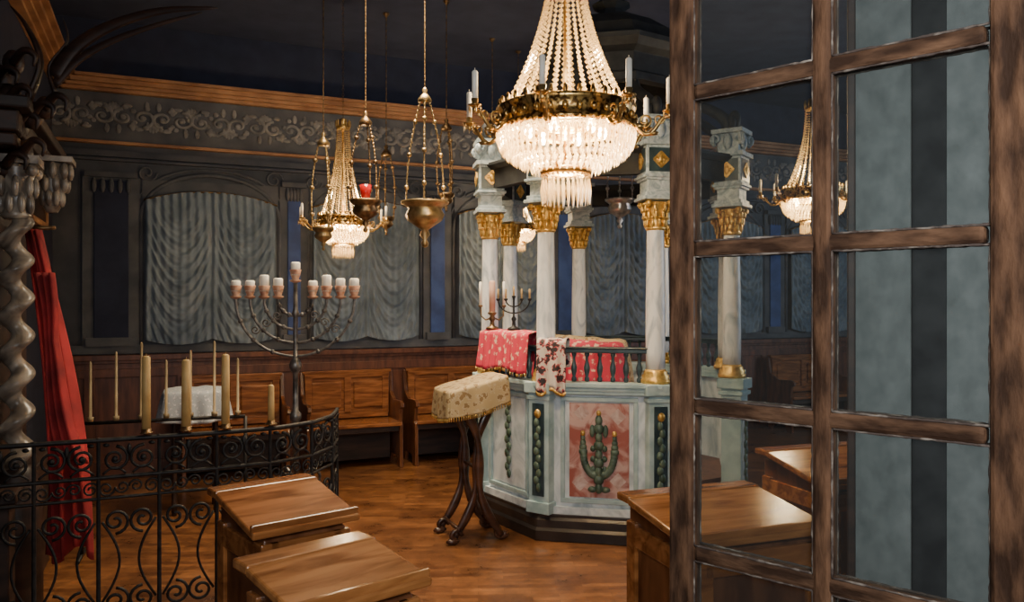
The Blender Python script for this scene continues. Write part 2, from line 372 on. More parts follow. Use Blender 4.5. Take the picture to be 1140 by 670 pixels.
for c,(xa,xb) in enumerate(((.024,W/2-.018),(W/2+.018,W-.019))):
    for i in range(6):
        za=zz[i]-.016; zb=zz[i+1]+.016
        for yy in(-.013,.013):
            for seg in(((xa,za),(xb,za)),((xa,zb),(xb,zb)),((xa,za),(xa,zb)),((xb,za),(xb,zb))):
                n=30; pts=[(seg[0][0]+(seg[1][0]-seg[0][0])*t/n+random.uniform(-.0005,.0005),yy,seg[0][1]+(seg[1][1]-seg[0][1])*t/n+random.uniform(-.0005,.0005)) for t in range(n+1)]
                b.tube(pts,[.0022+random.uniform(-.0007,.0009) for _ in pts],5)
b.obj('putty_line','putty',door)
MB().box((W/2,.0,1.66),(W-.04,.003,1.72)).obj('glass_panes','glass',door)

# ================================================================ CHANDELIER
def chandelier(loc,label,sc_=1,arms=8,R=.34,RA=.52,H=.95,rz=0,nl=26,energy=30):
    r=root('chandelier',label,'chandelier',loc,rz,scale=sc_,group='crystal chandeliers')
    b=MB(); b.lathe([(R-.03,-.065),(R,-.07),(R+.012,-.055),(R,-.045),(R-.005,0),(R+.012,.03),(R+.018,.045),(R,.055),(R-.03,.05),(R-.035,-.01),(R-.03,-.065)],n=48)
    n=32
    for i in range(n):
        a=2*pi*i/n; b.ell((R*math.cos(a),R*math.sin(a),.065),(.012,.012,.028),6,4)
        b.ell(((R+.01)*math.cos(a),(R+.01)*math.sin(a),-.012),(.016,.016,.022),6,4)
    b.obj('brass_ring','bandbrass',r)
    b=MB().lathe([(.001,H+.1),(.05,H+.08),(.03,H+.03),(.075,H),(.085,H-.02),(.075,H-.035),(.001,H-.03)],n=20)
    for i in range(10):
        a=2*pi*i/10; b.ell((.08*math.cos(a),.08*math.sin(a),H+.03),(.014,.014,.045),6,4)
    b.tube([(0,0,H),(0,0,-.25)],.012)
    b.obj('crown','brass',r)
    def Rz(t): return .075+(R-.03-.075)*(1-t)**2.1
    b=MB(); nb=int(H/.028*1.05)
    for i in range(nl):
        a=2*pi*i/nl
        for j in range(nb):
            t=j/(nb-1); q=Rz(t); z=.05+(H-.08)*t; w=.0135-.005*t
            b.octa((q*math.cos(a),q*math.sin(a),z),w,w*1.15)
    b.obj('crystal_bead_strings','crystal',r,stuff=True)
    b=MB()
    rows=8
    for j in range(rows):
        t=j/(rows-1); q=R+.008-(R-.165)*t**2.4; z=-.075-.165*t; n=int(2*pi*q/.034)
        for i in range(n):
            a=2*pi*(i+.5*(j%2))/n
            b.octa((q*math.cos(a),q*math.sin(a),z-.02),.012,.028,.010)
            b.octa((q*math.cos(a),q*math.sin(a),z+.014),.008,.008)
    b.obj('crystal_basket','crystalb',r,stuff=True)
    b=MB().lathe([(.10,-.285),(.128,-.285),(.134,-.272),(.128,-.258),(.10,-.258),(.10,-.285)],n=32)
    for i in range(6):
        a=2*pi*i/6; b.tube([(.125*math.cos(a),.125*math.sin(a),-.26),(.19*math.cos(a),.19*math.sin(a),-.225)],.005,5)
    b.obj('lower_brass_ring','brass',r)
    b=MB()
    for q,n,l in((.122,30,.145),(.085,20,.15)):
        for i in range(n):
            a=2*pi*i/n; x,y=q*math.cos(a),q*math.sin(a)
            b.octa((x,y,-.295),.009,.009); b.octa((x,y,-.302-l/2),.0088,l/2,l*.05)
    b.obj('crystal_fringe','crystalb',r,stuff=True)
    am=MB(); pts=[]
    for t in range(17):
        s=t/16; x=R+(RA-R)*s; z=-.03-.07*math.sin(pi*min(1,s*1.25))+.05*s*s*.6-.02*s
        pts.append((x,0,z))
    am.tube(pts,[.012-.003*i/16 for i in range(17)],6)
    am.tube([(x,0,z) for x,z in spiral(R+.06,-.035,.035,.008,-pi/2,1.4,18)],.006,5)
    am.tube([(x,0,z) for x,z in spiral(RA-.05,-.03,.03,.006,pi*.2,-1.3,18)],.005,5)
    ex,ez=pts[-1][0],pts[-1][2]
    am.ell((R+.03,0,-.06),(.03,.012,.014),6,4); am.ell((R+.1,0,-.10),(.03,.012,.012),6,4)
    am.lathe([(.004,ez-.01),(.014,ez),(.006,ez+.01),(.02,ez+.018),(.034,ez+.024),(.034,ez+.028),(.014,ez+.03),(.018,ez+.055),(.012,ez+.06)],(ex,0,0),14)
    am=am.obj('arm','brass',r)
    cd=MB().lathe([(.0145,ez+.05),(.0145,ez+.185),(.009,ez+.192),(.001,ez+.195)],(ex,0,0),12).tube([(ex,0,ez+.19),(ex,0,ez+.205)],.0015,5).obj('candle','candle',am)
    pend=MB()
    for q in range(5):
        A=2*pi*q/5; pend.octa((ex+.03*math.cos(A),.03*math.sin(A),ez-.0),.006,.024,.008)
    pend=pend.obj('crystal_drop','crystal',am,stuff=True)
    for i in range(arms):
        a=2*pi*(i+.5)/arms
        if i==0: am.rotation_euler=(0,0,a)
        else:
            x=am.copy(); COL.objects.link(x); x.rotation_euler=(0,0,a)
            for c in(cd,pend):
                y=c.copy(); COL.objects.link(y); y.parent=x
    bu=None
    for i in range(6):
        a=2*pi*i/6
        if bu is None: bu=MB().ell((0,0,0),(.024,.024,.036),10,8).obj('light_bulb','bulb',r,loc=(.19*math.cos(a),.19*math.sin(a),-.07))
        else:
            x=bu.copy(); COL.objects.link(x); x.location=(.19*math.cos(a),.19*math.sin(a),-.07)
    MB().tube([(.16*math.cos(2*pi*i/24),.16*math.sin(2*pi*i/24),-.04) for i in range(24)],.008,6,closed=True).tube([(-.19,0,-.04),(.19,0,-.04)],.006).tube([(0,-.19,-.04),(0,.19,-.04)],.006).obj('bulb_holder','brass',r)
    ch=MB(); z=H+.10; k=0; top_z=(CE-loc[2])/sc_
    while z<top_z-.03:
        ax=Matrix.Rotation(pi/2*(k%2),4,'Z')
        ch.tube([(.011*math.cos(2*pi*i/8),0,z+.018+.02*math.sin(2*pi*i/8)) for i in range(8)],.0028,4,ax,closed=True); z+=.032;k+=1
    ch.lathe([(.001,top_z-.05),(.05,top_z-.02),(.055,top_z)],n=14)
    ch.obj('chain','dkbrass',r)
    for zz,e,rd in((-.12,.66,.07),(.18,.34,.06)):
        li=bpy.data.lights.new('chandelier_light','POINT'); li.energy=energy*e; li.color=(1,.76,.45); li.shadow_soft_size=rd
        lo=bpy.data.objects.new('chandelier_light',li); COL.objects.link(lo); lo.parent=r; lo.location=(0,0,zz)
    return r
chandelier(PX(630,132,4.07),"large brass crystal chandelier with white candles over the prayer hall",1,8,energy=175,rz=.12)
chandelier(PX(382,246,6.8),"smaller brass crystal chandelier hanging before the curtained wall",.72,8,R=.29,H=1.12,energy=74,rz=.3,nl=20)
chandelier(PX(905,216,6.6),"brass crystal chandelier seen through the glazed door",.80,8,R=.30,H=.9,energy=74,rz=.1,nl=20)
chandelier(PX(577,252,8.3),"small brass crystal chandelier behind the canopied platform",.60,8,R=.28,H=.8,energy=38,rz=.2,nl=16)

# ================================================================ HANGING LAMPS
def hanging_lamp(px,py,d,w,m,label,glass=None,H=.62):
    p=PX(px,py,d)
    r=root('hanging_lamp',label,'hanging lamp',p,random.uniform(0,2))
    r['group']='hanging sanctuary lamps'
    R=w/2
    MB().lathe([(.001,-R*1.75),(R*.12,-R*1.7),(R*.16,-R*1.55),(R*.07,-R*1.4),(R*.22,-R*1.2),(R*.14,-R*1.0),(R*.35,-R*.85),(R*.72,-R*.6),(R*.82,-R*.35),(R*.7,-R*.1),(R*.8,0),(R*1.0,.02),(R*1.02,.035),(R*.85,.04),(R*.6,.03),(R*.001,.03)],n=28,mod=lambda a,z:1+.04*math.cos(10*a)*(1 if z<-R*.2 else 0)).obj('lamp_bowl',m,r)
    if glass:
        MB().lathe([(R*.22,.03),(R*.32,.09),(R*.38,.15),(R*.35,.15),(R*.3,.09),(R*.001,.05)],n=18).obj('oil_glass',glass,r)
    for k in range(3):
        ch=MB()
        a=2*pi*k/3; b0=Vector((R*.95*math.cos(a),R*.95*math.sin(a),.03)); b1=Vector((.035*math.cos(a),.035*math.sin(a),H)); n=22
        for i in range(n):
            q=b0.lerp(b1,(i+.5)/n); q+=Vector((math.cos(a),math.sin(a),0))*.03*math.sin(pi*(i+.5)/n)
            ch.ell(tuple(q),(.008,.008,H/n*.62),5,4)
            if i%7==3: ch.ell(tuple(q),(.020,.020,.018),6,4)
        ch.obj('suspension_chain',m,r)
    MB().lathe([(.045,H-.02),(.05,H),(.03,H+.03),(.012,H+.05),(.02,H+.07),(.004,H+.09)],n=16).obj('lamp_canopy',m,r)
    c=MB(); z=H+.08; tz=CE-p.z; k=0
    while z<tz-.02:
        c.ell((0,0,z),(.007 if k%2 else .004,.004 if k%2 else .007,.018),5,4); z+=.026;k+=1
    c.lathe([(.004,tz-.04),(.03,tz-.01),(.03,tz)],n=12); c.obj('ceiling_chain','dkbrass',r)
    return r
hanging_lamp(473,230,5.6,.33,'lampbrass',"brass sanctuary lamp with lobed bowl hung on three chains",H=.75)
hanging_lamp(407,228,6.0,.24,'dkbrass',"dark brass sanctuary lamp with red glass cup",'redglass',H=.62)
hanging_lamp(360,258,6.3,.17,'lampbrass',"small brass sanctuary lamp on fine chains",H=.7)
hanging_lamp(690,226,7.0,.26,'silver',"silver sanctuary lamp hanging inside the canopied platform",H=.6)
hanging_lamp(430,246,7.2,.15,'dkbrass',"small dark brass lamp near the second chandelier",H=.6)
hanging_lamp(497,220,6.9,.14,'dkbrass',"slender dark brass lamp on a long chain",H=.6)
hanging_lamp(548,205,7.9,.14,'dkbrass',"slender dark brass lamp hung near the columned canopy",H=.6)

# ================================================================ BIMAH
BC=Vector((.80,6.42,0)); BR=1.05; ap=BR*math.cos(pi/8); side=2*BR*math.sin(pi/8)
RB=math.radians(-12)
bi=root('canopied_platform','octagonal pale blue marbled reading platform with columns and canopy','platform',BC,RB)
A8=pi/8
MB().ngon([(BR+.08,0),(BR+.08,.07),(BR+.065,.09),(BR+.06,.14),(BR+.045,.16),(BR+.045,.18),(.3,.18)],8,A8).obj('plinth','plinth',bi,bevel=.006)
for k in range(1,7):
    fa=pi/4*k
    X=RZ(fa+pi/2)@T(0,-ap,0)
    wall=MB().box((0,.03,.605),(side-.02,.06,.85),X).box((0,.0,.205),(side-.02,.06,.05),X).obj('side_wall','marble',bi)
    fm=MB(); pw=.44
    for (x,z,w,h) in((0,.975,pw+.09,.03),(0,.275,pw+.09,.03),(-(pw/2+.03),.625,.03,.67),(pw/2+.03,.625,.03,.67)): fm.box((x,-.012,z),(w,.024,h),X)
    fm.obj('panel_frame','teal',wall,bevel=.004)
    MB().box((0,-.004,.625),(pw-.03,.012,.65),X).obj('marble_panel','redmarb' if k in(6,4) else 'marble',wall,bevel=.003)
    if k==6:
        g=MB()
        for i in range(9): g.ell((0,-.030,.37+.058*i),(.036 if i%2 else .026,.020,.038),8,6,X)
        for s in(-1,1):
            for i in range(10):
                q=i/9; x=s*(.03+.075*math.sin(q*pi*.5)); z=.46+(.15*q**1.6); g.ell((x,-.028,z),(.026,.017,.030),7,5,X)
            for i in range(4): g.ell((s*.108,-.028,.62+.03*i),(.032-.005*i,.017,.026),7,5,X)
            g.ell((s*.045,-.024,.36),(.034,.014,.022),7,5,X); g.ell((s*.045,-.024,.76),(.020,.014,.045),7,5,X)
            for i in range(3): g.ell((s*.04,-.026,.50+.07*i),(.020,.014,.022),7,5,X)
        g.obj('green_relief','green',wall)
        for s in(-1,0,1): MB().ell((s*.108,-.036,.745+(.14 if s==0 else 0)),(.018,.016,.02),7,5,X).obj('gilt_flower','gold',wall)
        for xx,zz_ in((-.13,.40),(.13,.42),(-.12,.88),(.13,.86)):
            MB().box((0,0,0),(.08,.006,.08),X@T(xx,-.011,zz_)@RY(pi/4)).obj('pink_inlay','pinkmarb',wall)
    if k==5:
        g=MB()
        for i in range(11): g.ell(((-1)**i*.012,-.02,.38+.05*i),(.034-.002*abs(i-5),.014,.034),7,5,X)
        g.obj('green_garland','green',wall)
    rm=MB()
    for za,zb,ex in((1.01,1.035,.012),(1.035,1.06,.022),(1.06,1.09,.036)):
        y0=-(ex+.035); w0=side/2+(-y0)*math.tan(pi/8); w1=side/2-.09*math.tan(pi/8)
        vs=[(-w0,y0,za),(w0,y0,za),(w1,.09,za),(-w1,.09,za),(-w0,y0,zb),(w0,y0,zb),(w1,.09,zb),(-w1,.09,zb)]
        rm.add(vs,[(3,2,1,0),(4,5,6,7),(0,1,5,4),(1,2,6,5),(2,3,7,6),(3,0,4,7)],False,X)
    rm.obj('rim','teal',bi,bevel=.003)
MB().ngon([(BR-.12,.18),(BR-.12,.35),(.01,.35)],8,A8).obj('platform_floor','wain',bi)
X=RZ(pi/4*7+pi/2)@T(0,-ap,0)
MB().box((0,-.17,.08),(side-.2,.16,.16),X).obj('step','plinth',bi,bevel=.006)
for k in range(8):
    a=A8+pi/4*k
    X=RZ(a+pi/2)@T(0,-BR+.01,0)
    if k==7:
        pil=MB().box((0,.03,.605),(.15,.15,.85),X).box((0,.03,.22),(.19,.19,.08),X).box((0,.03,.98),(.185,.185,.03),X).box((0,.03,1.05),(.20,.20,.075),X).obj('pilaster','teal',bi,bevel=.005)
        MB().box((0,-.046,.63),(.09,.01,.60),X).obj('marble_inset','marble',pil)
    else:
        pil=MB().box((0,0,.605),(.165,.10,.85),X).box((0,0,.22),(.19,.13,.08),X).box((0,0,.98),(.185,.12,.03),X).box((0,0.01,1.05),(.21,.17,.075),X).obj('pilaster','teal',bi,bevel=.005)
        MB().box((0,-.051,.62),(.095,.01,.64),X).obj('dark_inset','dkteal',pil)
    g=MB(); yo=-.061 if k!=7 else -.055
    for i in range(10): g.ell(((-1)**i*.008,yo,.36+.05*i),(.026-.001*abs(i-4),.014,.032),7,5,X)
    g.obj('green_garland','green',pil)
    MB().ell((0,yo,.87),(.028,.014,.032),7,5,X).obj('gilt_flower','gold',pil)
    X2=T((BR-.06)*math.cos(a),(BR-.06)*math.sin(a),0)
    sh=MB().lathe([(.064,1.17),(.067,1.3),(.066,1.6),(.058,2.12),(.060,2.14)],n=24,X=X2).obj('column','colm',bi)
    MB().lathe([(.10,1.09),(.10,1.115),(.09,1.12),(.095,1.14),(.08,1.155),(.082,1.165),(.067,1.185)],n=24,X=X2).obj('column_base','gold',sh)
    c=MB().lathe([(.060,2.13),(.07,2.145),(.060,2.16),(.062,2.2),(.078,2.30),(.085,2.32)],n=20,X=X2)
    for zz_,rr,h,nn in((2.185,.070,.036,10),(2.235,.080,.038,10),(2.28,.090,.032,8)):
        for q in range(nn):
            A=2*pi*(q+.5*(zz_>2.2))/nn+a
            c.ell((rr*math.cos(A),rr*math.sin(A),zz_),(.012,.012,h),6,5,X2)
            c.ell(((rr+.010)*math.cos(A),(rr+.010)*math.sin(A),zz_+h*.8),(.013,.013,.010),6,4,X2)
    for q in range(4):
        A=a+pi/4+pi/2*q; c.ell((.108*math.cos(A),.108*math.sin(A),2.31),(.024,.024,.026),8,6,X2)
    c.obj('capital','gold',sh)
    XB=RZ(a)@T(BR-.06,0,0)
    MB().box((0,0,2.345),(.23,.23,.025),XB).box((0,0,2.37),(.20,.20,.03),XB).box((0,0,2.42),(.165,.165,.10),XB).box((0,0,2.475),(.20,.20,.02),XB).box((0,0,2.492),(.225,.225,.02),XB).obj('abacus','block',sh,bevel=.004)
    bl=MB().box((0,0,2.60),(.20,.20,.20),XB).obj('frieze_block','block',sh,bevel=.006)
    for qq in range(4):
        MB().box((.102,0,2.60),(.006,.165,.16),XB@RZ(pi/2*qq)).obj('dark_inset','dkteal',bl)
        XD=XB@RZ(pi/2*qq)@T(.107,0,2.60); g=MB()
        for i in range(4): g.box((0,0,0),(.012,.075,.014),XD@RX(pi/4+pi/2*i)@T(0,0,.036))
        g.ell((0,0,0),(.014,.024,.03),8,6,XD)
        for i in range(8): g.ell((.0,.026*math.cos(pi/4*i),.026*math.sin(pi/4*i)),(.008,.012,.012),6,4,XD)
        g.obj('gilt_medallion','gold',bl)
    v=MB()
    v.box((0,0,2.715),(.24,.24,.03),XB); v.box((0,0,2.80),(.15,.15,.15),XB); v.box((0,0,2.885),(.23,.23,.03),XB)
    for qq in range(4):
        XQ=XB@RZ(pi/2*qq)
        for s in(-1,1):
            v.tube([(0.0,s*(x),z) for x,z in spiral(.085,0,.04,.01,-pi/2,1.3,16)],[.016-.008*i/16 for i in range(17)],6,XQ@T(.10,0,2.83))
        v.ell((.09,0,2.81),(.025,.035,.06),8,6,XQ)
    v.obj('scrolled_bracket','block',bl)
bal=MB().lathe([(.012,1.09),(.018,1.10),(.018,1.115),(.010,1.125),(.020,1.165),(.022,1.19),(.011,1.23),(.010,1.26),(.017,1.275),(.017,1.29)],n=10)
for k in range(1,7):
    fa=pi/4*k; X=RZ(fa+pi/2)@T(0,-ap+.05,0)
    rl=MB().box((0,0,1.305),(side-.10,.055,.03),X).box((0,0,1.325),(side-.10,.075,.012),X).obj('hand_rail','dkteal',bi,bevel=.006)
    m0=None
    for i in range(7):
        x=(i-3)*.09
        p=X@Vector((x,0,0))
        if m0 is None: m0=bal.obj('baluster','dkteal',rl,loc=tuple(p))
        else:
            q=m0.copy(); COL.objects.link(q); q.location=tuple(p)
MB().ngon([(BR-.11,2.52),(BR-.03,2.52),(BR-.03,2.66),(BR-.11,2.66),(BR-.11,2.52)],8,A8).obj('entablature','canopy',bi)
MB().ngon([(BR-.13,2.66),(BR-.01,2.66),(BR+.02,2.69),(BR+.02,2.71),(BR-.13,2.71),(BR-.13,2.66)],8,A8).obj('cornice','canopy',bi)
for k in range(8):
    a=A8+pi/4*k
    pts=[]
    for i in range(15):
        t=i/14; r_=BR-.08-.42*t+.10*math.sin(pi*t*2)*.6; pts.append((r_*math.cos(a),r_*math.sin(a),2.90+.42*t))
    MB().tube(pts,[.05-.02*i/14 for i in range(15)],8).obj('canopy_rib','canopy',bi)
    X=RZ(a)@T(BR-.04,0,2.92)
    MB().ell((0,0,.06),(.05,.04,.07),8,6,X).ell((0,.05,.03),(.03,.025,.05),8,6,X).ell((0,-.05,.03),(.03,.025,.05),8,6,X).obj('carved_finial','canopy',bi)
MB().ngon([(.50,3.28),(.60,3.28),(.60,3.34),(.55,3.36),(.55,3.50),(.62,3.53),(.66,3.58),(.66,3.62),(.50,3.62),(.50,3.28)],8,A8).obj('upper_cornice','canopy',bi,bevel=.004)
MB().ngon([(.58,3.62),(.50,3.75),(.34,3.86),(.12,3.92),(.10,3.98),(.16,4.02),(.02,4.12)],8,A8).obj('canopy_dome','canopy',bi)

def rail_cloth(name,mid_local,fa,w,dout,din,m,label,zt=1.345,fr='gold',off=.05,half=.05,fb=7):
    r=root(name,label,'cloth',BC,RB)
    X=RZ(fa+pi/2)@T(mid_local,-ap+off,0)
    def fn(i,j):
        x=(i-.5)*w; L=din+dout+2*half; s=j*L
        wob=.016*math.sin(i*2*pi*fb)+.006*math.sin(i*2*pi*fb*2.3)
        if s<dout: y=-half-.012-wob*(1-s/dout)-.03*(1-s/dout); z=zt-(dout-s)*(1+.06*math.sin(i*9))
        elif s<dout+2*half: q=(s-dout)/(2*half); y=-half+2*half*q; z=zt+.012*math.sin(pi*q)+.003*math.sin(i*20)
        else: q=(s-dout-2*half)/din; y=half+.012+wob*q+.02*q; z=zt-(s-dout-2*half)
        return (x,y,z)
    MB().grid(fn,60,30,True,X).obj('draped_cloth',m,r,solid=.008)
    b=MB()
    for i in range(50):
        p=fn(i/49,0.0); b.tube([p,(p[0],p[1]-.003,p[2]-.022)],.004,4,X)
    b.obj('fringe',fr,r,stuff=True)
    return r
rail_cloth('brocade_cloth',-.02,5*pi/4,.66,.27,.22,'brored',"red and gold brocade cloth hung over the platform rail",zt=1.42,off=.05,half=.085)
rail_cloth('floral_cloth',-.32,6*pi/4,.20,.34,.2,'broflor',"black, cream and red floral cloth hung over the platform rail",zt=1.38,off=.03,half=.09,fb=2)
def drape(w,d,drop,zt,tilt=0,amp=.02,fold=9,flare=.05,sq=5,rnd=.0,lump=.006):
    def per(t):
        a=2*pi*t-pi*.75; c,s=math.cos(a),math.sin(a)
        m_=(abs(c)**sq+abs(s)**sq)**(-1/sq); return (w/2*c*m_,d/2*s*m_)
    def fn(i,j):
        x,y=per(i if i<1 else 0)
        n=Vector((x,y)); n.normalize()
        if j<.4:
            k=j/.4; return (x*k,y*k,zt+tilt*(x*k)/w-rnd*k**6-lump*math.sin(k*9+x*30)*k)
        k=(j-.4)/.6
        ww=amp*math.sin(i*2*pi*fold*2+1)*k**.8
        o_=flare*k**.6+ww
        return (x+n.x*o_,y+n.y*o_,zt+tilt*x/w-rnd-drop*k-.02*abs(math.sin(i*4*pi))*k-.004)
    return MB().grid(fn,160,30),fn
rd=root('reading_desk','reading desk covered with red brocade cloth inside the platform','desk',BC+Vector((-.25,-.20,.35)),RB)
MB().box((0,0,.48),(.55,.40,.96)).box((0,0,.02),(.6,.45,.04)).obj('desk_body','dkwood',rd,bevel=.01)
drape(.64,.48,.34,1.0,-.04,sq=9)[0].obj('red_cloth','brored',rd,solid=.006)
drape(.66,.20,.30,1.015,-.04,fold=4,sq=9)[0].obj('cream_runner','brocream',rd,solid=.006,label='cream patterned runner')

cb=root('candelabrum','small dark iron candelabrum with thin candles on the platform','candelabrum',PX(572,366,5.94),RB); cb.location.z=1.437
b=MB().lathe([(.05,0),(.045,.012),(.015,.025),(.012,.06),(.02,.08),(.008,.10),(.008,.22),(.012,.24)],n=14)
tips=[]
for s in(-1,1):
    for r_ in(.06,.12):
        b.tube([(s*r_*math.sin(q*pi/2/10),0,.22-(r_*.9)*math.cos(q*pi/2/10)*.9) for q in range(11)],.005,6); tips.append((s*r_,.22))
tips.append((0,.24))
for x,z in tips: b.lathe([(.004,z-.01),(.016,z+.005),(.016,z+.01),(.008,z+.012)],(x,0,0),10)
b.obj('candelabrum_body','iron',cb)
for i,(x,z) in enumerate(tips):
    MB().lathe([(.007,z+.01),(.007,z+.08),(.001,z+.085)],(x,0,0),8).obj('candle','beeswax',cb)
cq=root('candlestick','brass candlestick with a thick pinkish candle on the platform rail','candlestick',PX(548,366,6.12),0); cq.location.z=1.435
MB().lathe([(.05,0),(.048,.012),(.02,.025),(.015,.06),(.028,.08),(.016,.10),(.034,.12),(.034,.128),(.022,.13)],n=18).obj('holder','dkbrass',cq)
MB().lathe([(.024,.125),(.024,.36),(.016,.37),(.001,.368)],n=16).obj('candle','pinkwax',cq)
for s in(-1,1):
    MB().tube([(0,0,.09),(s*.05,0,.07),(s*.085,0,.10),(s*.09,0,.17)],.006,6).lathe([(.016,.17),(.018,.18),(.010,.185)],(s*.09,0,0),10).obj('side_arm','dkbrass',cq)
    MB().lathe([(.010,.18),(.010,.36),(.001,.365)],(s*.09,0,0),10).obj('thin_candle','candle',cq)

# ================================================================ FOLDING LECTERN
le=root('folding_lectern','dark wooden folding lectern covered with cream and gold cloth','lectern',(-.29,5.60,0),math.radians(22))
for y in(-.15,.15):
    for s in(-1,1):
        pts=[]; rr=[]
        for i in range(25):
            t=i/24; x=s*(-.17+.33*t+.055*math.sin(2*pi*t)); pts.append((x,y+(.016 if s>0 else -.016),.03+.97*t)); rr.append(.022+.012*math.sin(pi*3*t)**2)
        MB().tube(pts,rr,8,flat=.55).tube([(x,y,z) for x,z in spiral(s*-.16,.055,.045,.02,0,s*.8,10)],.016,6).ell((s*-.18,y,.022),(.05,.025,.022)).obj('leg','legwood',le)
for z,x in((.10,-.14),(.10,.14),(.5,0)): MB().tube([(x,-.17,z),(x,.17,z)],.014,8).obj('stretcher','legwood',le)
lw,ld,lz,ldrop=.44,.38,1.09,.17
MB().box((0,0,0),(.40,.34,.03),T(0,0,1.055)@RY(-.22)).obj('lectern_top','dkwood',le,bevel=.005)
gb,lf=drape(lw,ld,ldrop,lz,.10,amp=.009,fold=4,flare=.012,sq=9,rnd=.006,lump=.002)
gb.obj('lectern_cloth','brocream',le,solid=.008)
b=MB()
for i in range(120):
    x,y,z=lf(i/120,1.0); b.tube([(x,y,z),(x,y,z-.028)],.004,4)
b.obj('fringe','gold',le,stuff=True)

# ================================================================ BENCHES
def bench(p,rz,w=1.0,label=''):
    r=root('bench',label,'bench',p,rz,group='panelled benches along the wall')
    MB().box((0,-.02,.435),(w,.46,.035)).obj('seat','wood',r,bevel=.008)
    bk=MB().box((0,.20,.70),(w-.06,.03,.46)).box((0,.19,.935),(w,.07,.03)).box((0,.185,.90),(w-.04,.05,.05)).box((0,.185,.50),(w-.06,.05,.07)).box((0,.185,.70),(.07,.05,.4))
    for s in(-1,1): bk.box((s*(w/2-.06),.185,.70),(.07,.05,.4))
    bk=bk.obj('backrest','wood',r,bevel=.006)
    for s in(-1,1): MB().box((s*w*.235,.18,.70),(w*.33,.03,.27)).obj('raised_panel','wood',bk,bevel=.012)
    for s in(-1,1):
        MB().prism([(.20,0),(.24,.9),(.20,.94),(.16,.72),(.02,.65),(-.2,.66),(-.26,.64),(-.27,.60),(-.22,.58),(-.20,.45),(-.22,.42),(-.23,.0),(-.14,0),(-.10,.10),(.10,.10),(.14,0)],.035,T(s*(w/2),0,0)@RZ(pi/2)).obj('end_panel','deskdk',r,bevel=.005)
    MB().box((0,.10,.23),(w-.06,.025,.36)).box((0,-.20,.39),(w-.04,.025,.06)).obj('front_board','dkwood',r,bevel=.005)
    return r
def bloc(px,v):
    k=(px-570)/F
    bx=O.x+VA.x*v; by=O.y+VA.y*v
    u=(k*by-bx)/(UA.x-k*UA.y); return RP(u,v)
bench(bloc(391,.42),YAW,.90,"brown panelled wooden bench against the wainscot")
bench(bloc(508,.42),YAW,1.0,"brown panelled wooden bench beside the fabric-covered lectern")
bench(bloc(905,.42),YAW,1.1,"brown panelled wooden bench seen through the door panes")
bench(bloc(262,.42),YAW,.90,"brown panelled wooden bench behind the iron menorah")
bench(bloc(690,.42),YAW,1.1,"brown panelled wooden bench behind the platform")

# ================================================================ DESKS
def desk(p,rz,w,d,h,label,slope=.09,m='desk'):
    r=root('prayer_desk',label,'desk',p,rz,group='wooden prayer desks')
    bd=MB()
    bd.prism([(-d/2,0),(d/2,0),(d/2,h-.03),(d/2-.10,h-.03),(-d/2,h-slope-.03)],w-.06,RZ(pi/2))
    bd=bd.obj('desk_body','deskdk',r,bevel=.006)
    fr=MB()
    for s in(-1,1):
        x=s*(w/2-.03)
        for y in(-d/2+.035,d/2-.035): fr.box((x,y,(h-slope)/2-.02),(.03,.07,h-slope-.04))
        fr.box((x,0,.10),(.03,d-.1,.1)); fr.box((x,0,h-slope-.09),(.03,d-.1,.08))
    for x in(-w/2+.05,w/2-.05): fr.box((x,-d/2,(h-slope)/2-.02),(.07,.03,h-slope-.04))
    fr.box((0,-d/2,h-slope-.08),(w-.1,.03,.08)); fr.box((0,-d/2,.1),(w-.1,.03,.12))
    fr.obj('panel_frame','desk',bd,bevel=.005)
    L=d-.08; a=math.atan2(slope,L)
    MB().box((0,0,0),(w+.04,math.hypot(L,slope)+.03,.028),T(0,-.05,h-slope/2)@RX(a)).obj('sloping_lid',m,r,bevel=.007)
    MB().box((0,d/2-.035,h+.006),(w+.04,.10,.03)).obj('top_ledge',m,r,bevel=.007)
    MB().box((0,0,0),(w+.04,.02,.03),T(0,-d/2-.005,h-slope+.02)).obj('book_stop',m,r,bevel=.005)
    return r
desk((-.89,3.08,0),math.radians(40),.38,.42,.90,"brown wooden prayer desk with sloping lid beside the iron railing",slope=.07)
desk((-.52,2.29,0),math.radians(42),.38,.36,.89,"light brown wooden prayer desk with worn sloping lid",slope=.04,m='deskshine')
desk((.78,3.00,0),math.radians(20),.56,.48,.88,"brown wooden prayer desk with shiny lid in front of the platform",slope=.05,m='deskshine')
desk((1.66,4.05,0),math.radians(20),.60,.48,.86,"brown wooden prayer desk seen through the door panes",slope=.08)

# ================================================================ SMALL TABLE WITH LACE
tb=root('side_table','small table draped with white lace cloth by the railing','table',PX(217,430,6.3)); tb.location.z=0; tb.rotation_euler=(0,0,.4)
MB().box((0,0,.93),(.38,.34,.03)).obj('table_top','dkwood',tb,bevel=.005)
for x in(-.15,.15):
    for y in(-.13,.13): MB().lathe([(.018,0),(.022,.1),(.014,.2),(.024,.4),(.016,.7),(.024,.9),(.024,.92)],(x,y,0),10).obj('leg','dkwood',tb)
drape(.44,.40,.22,.955,0,amp=.018,fold=6,sq=7)[0].obj('lace_cloth','lace',tb,solid=.004)

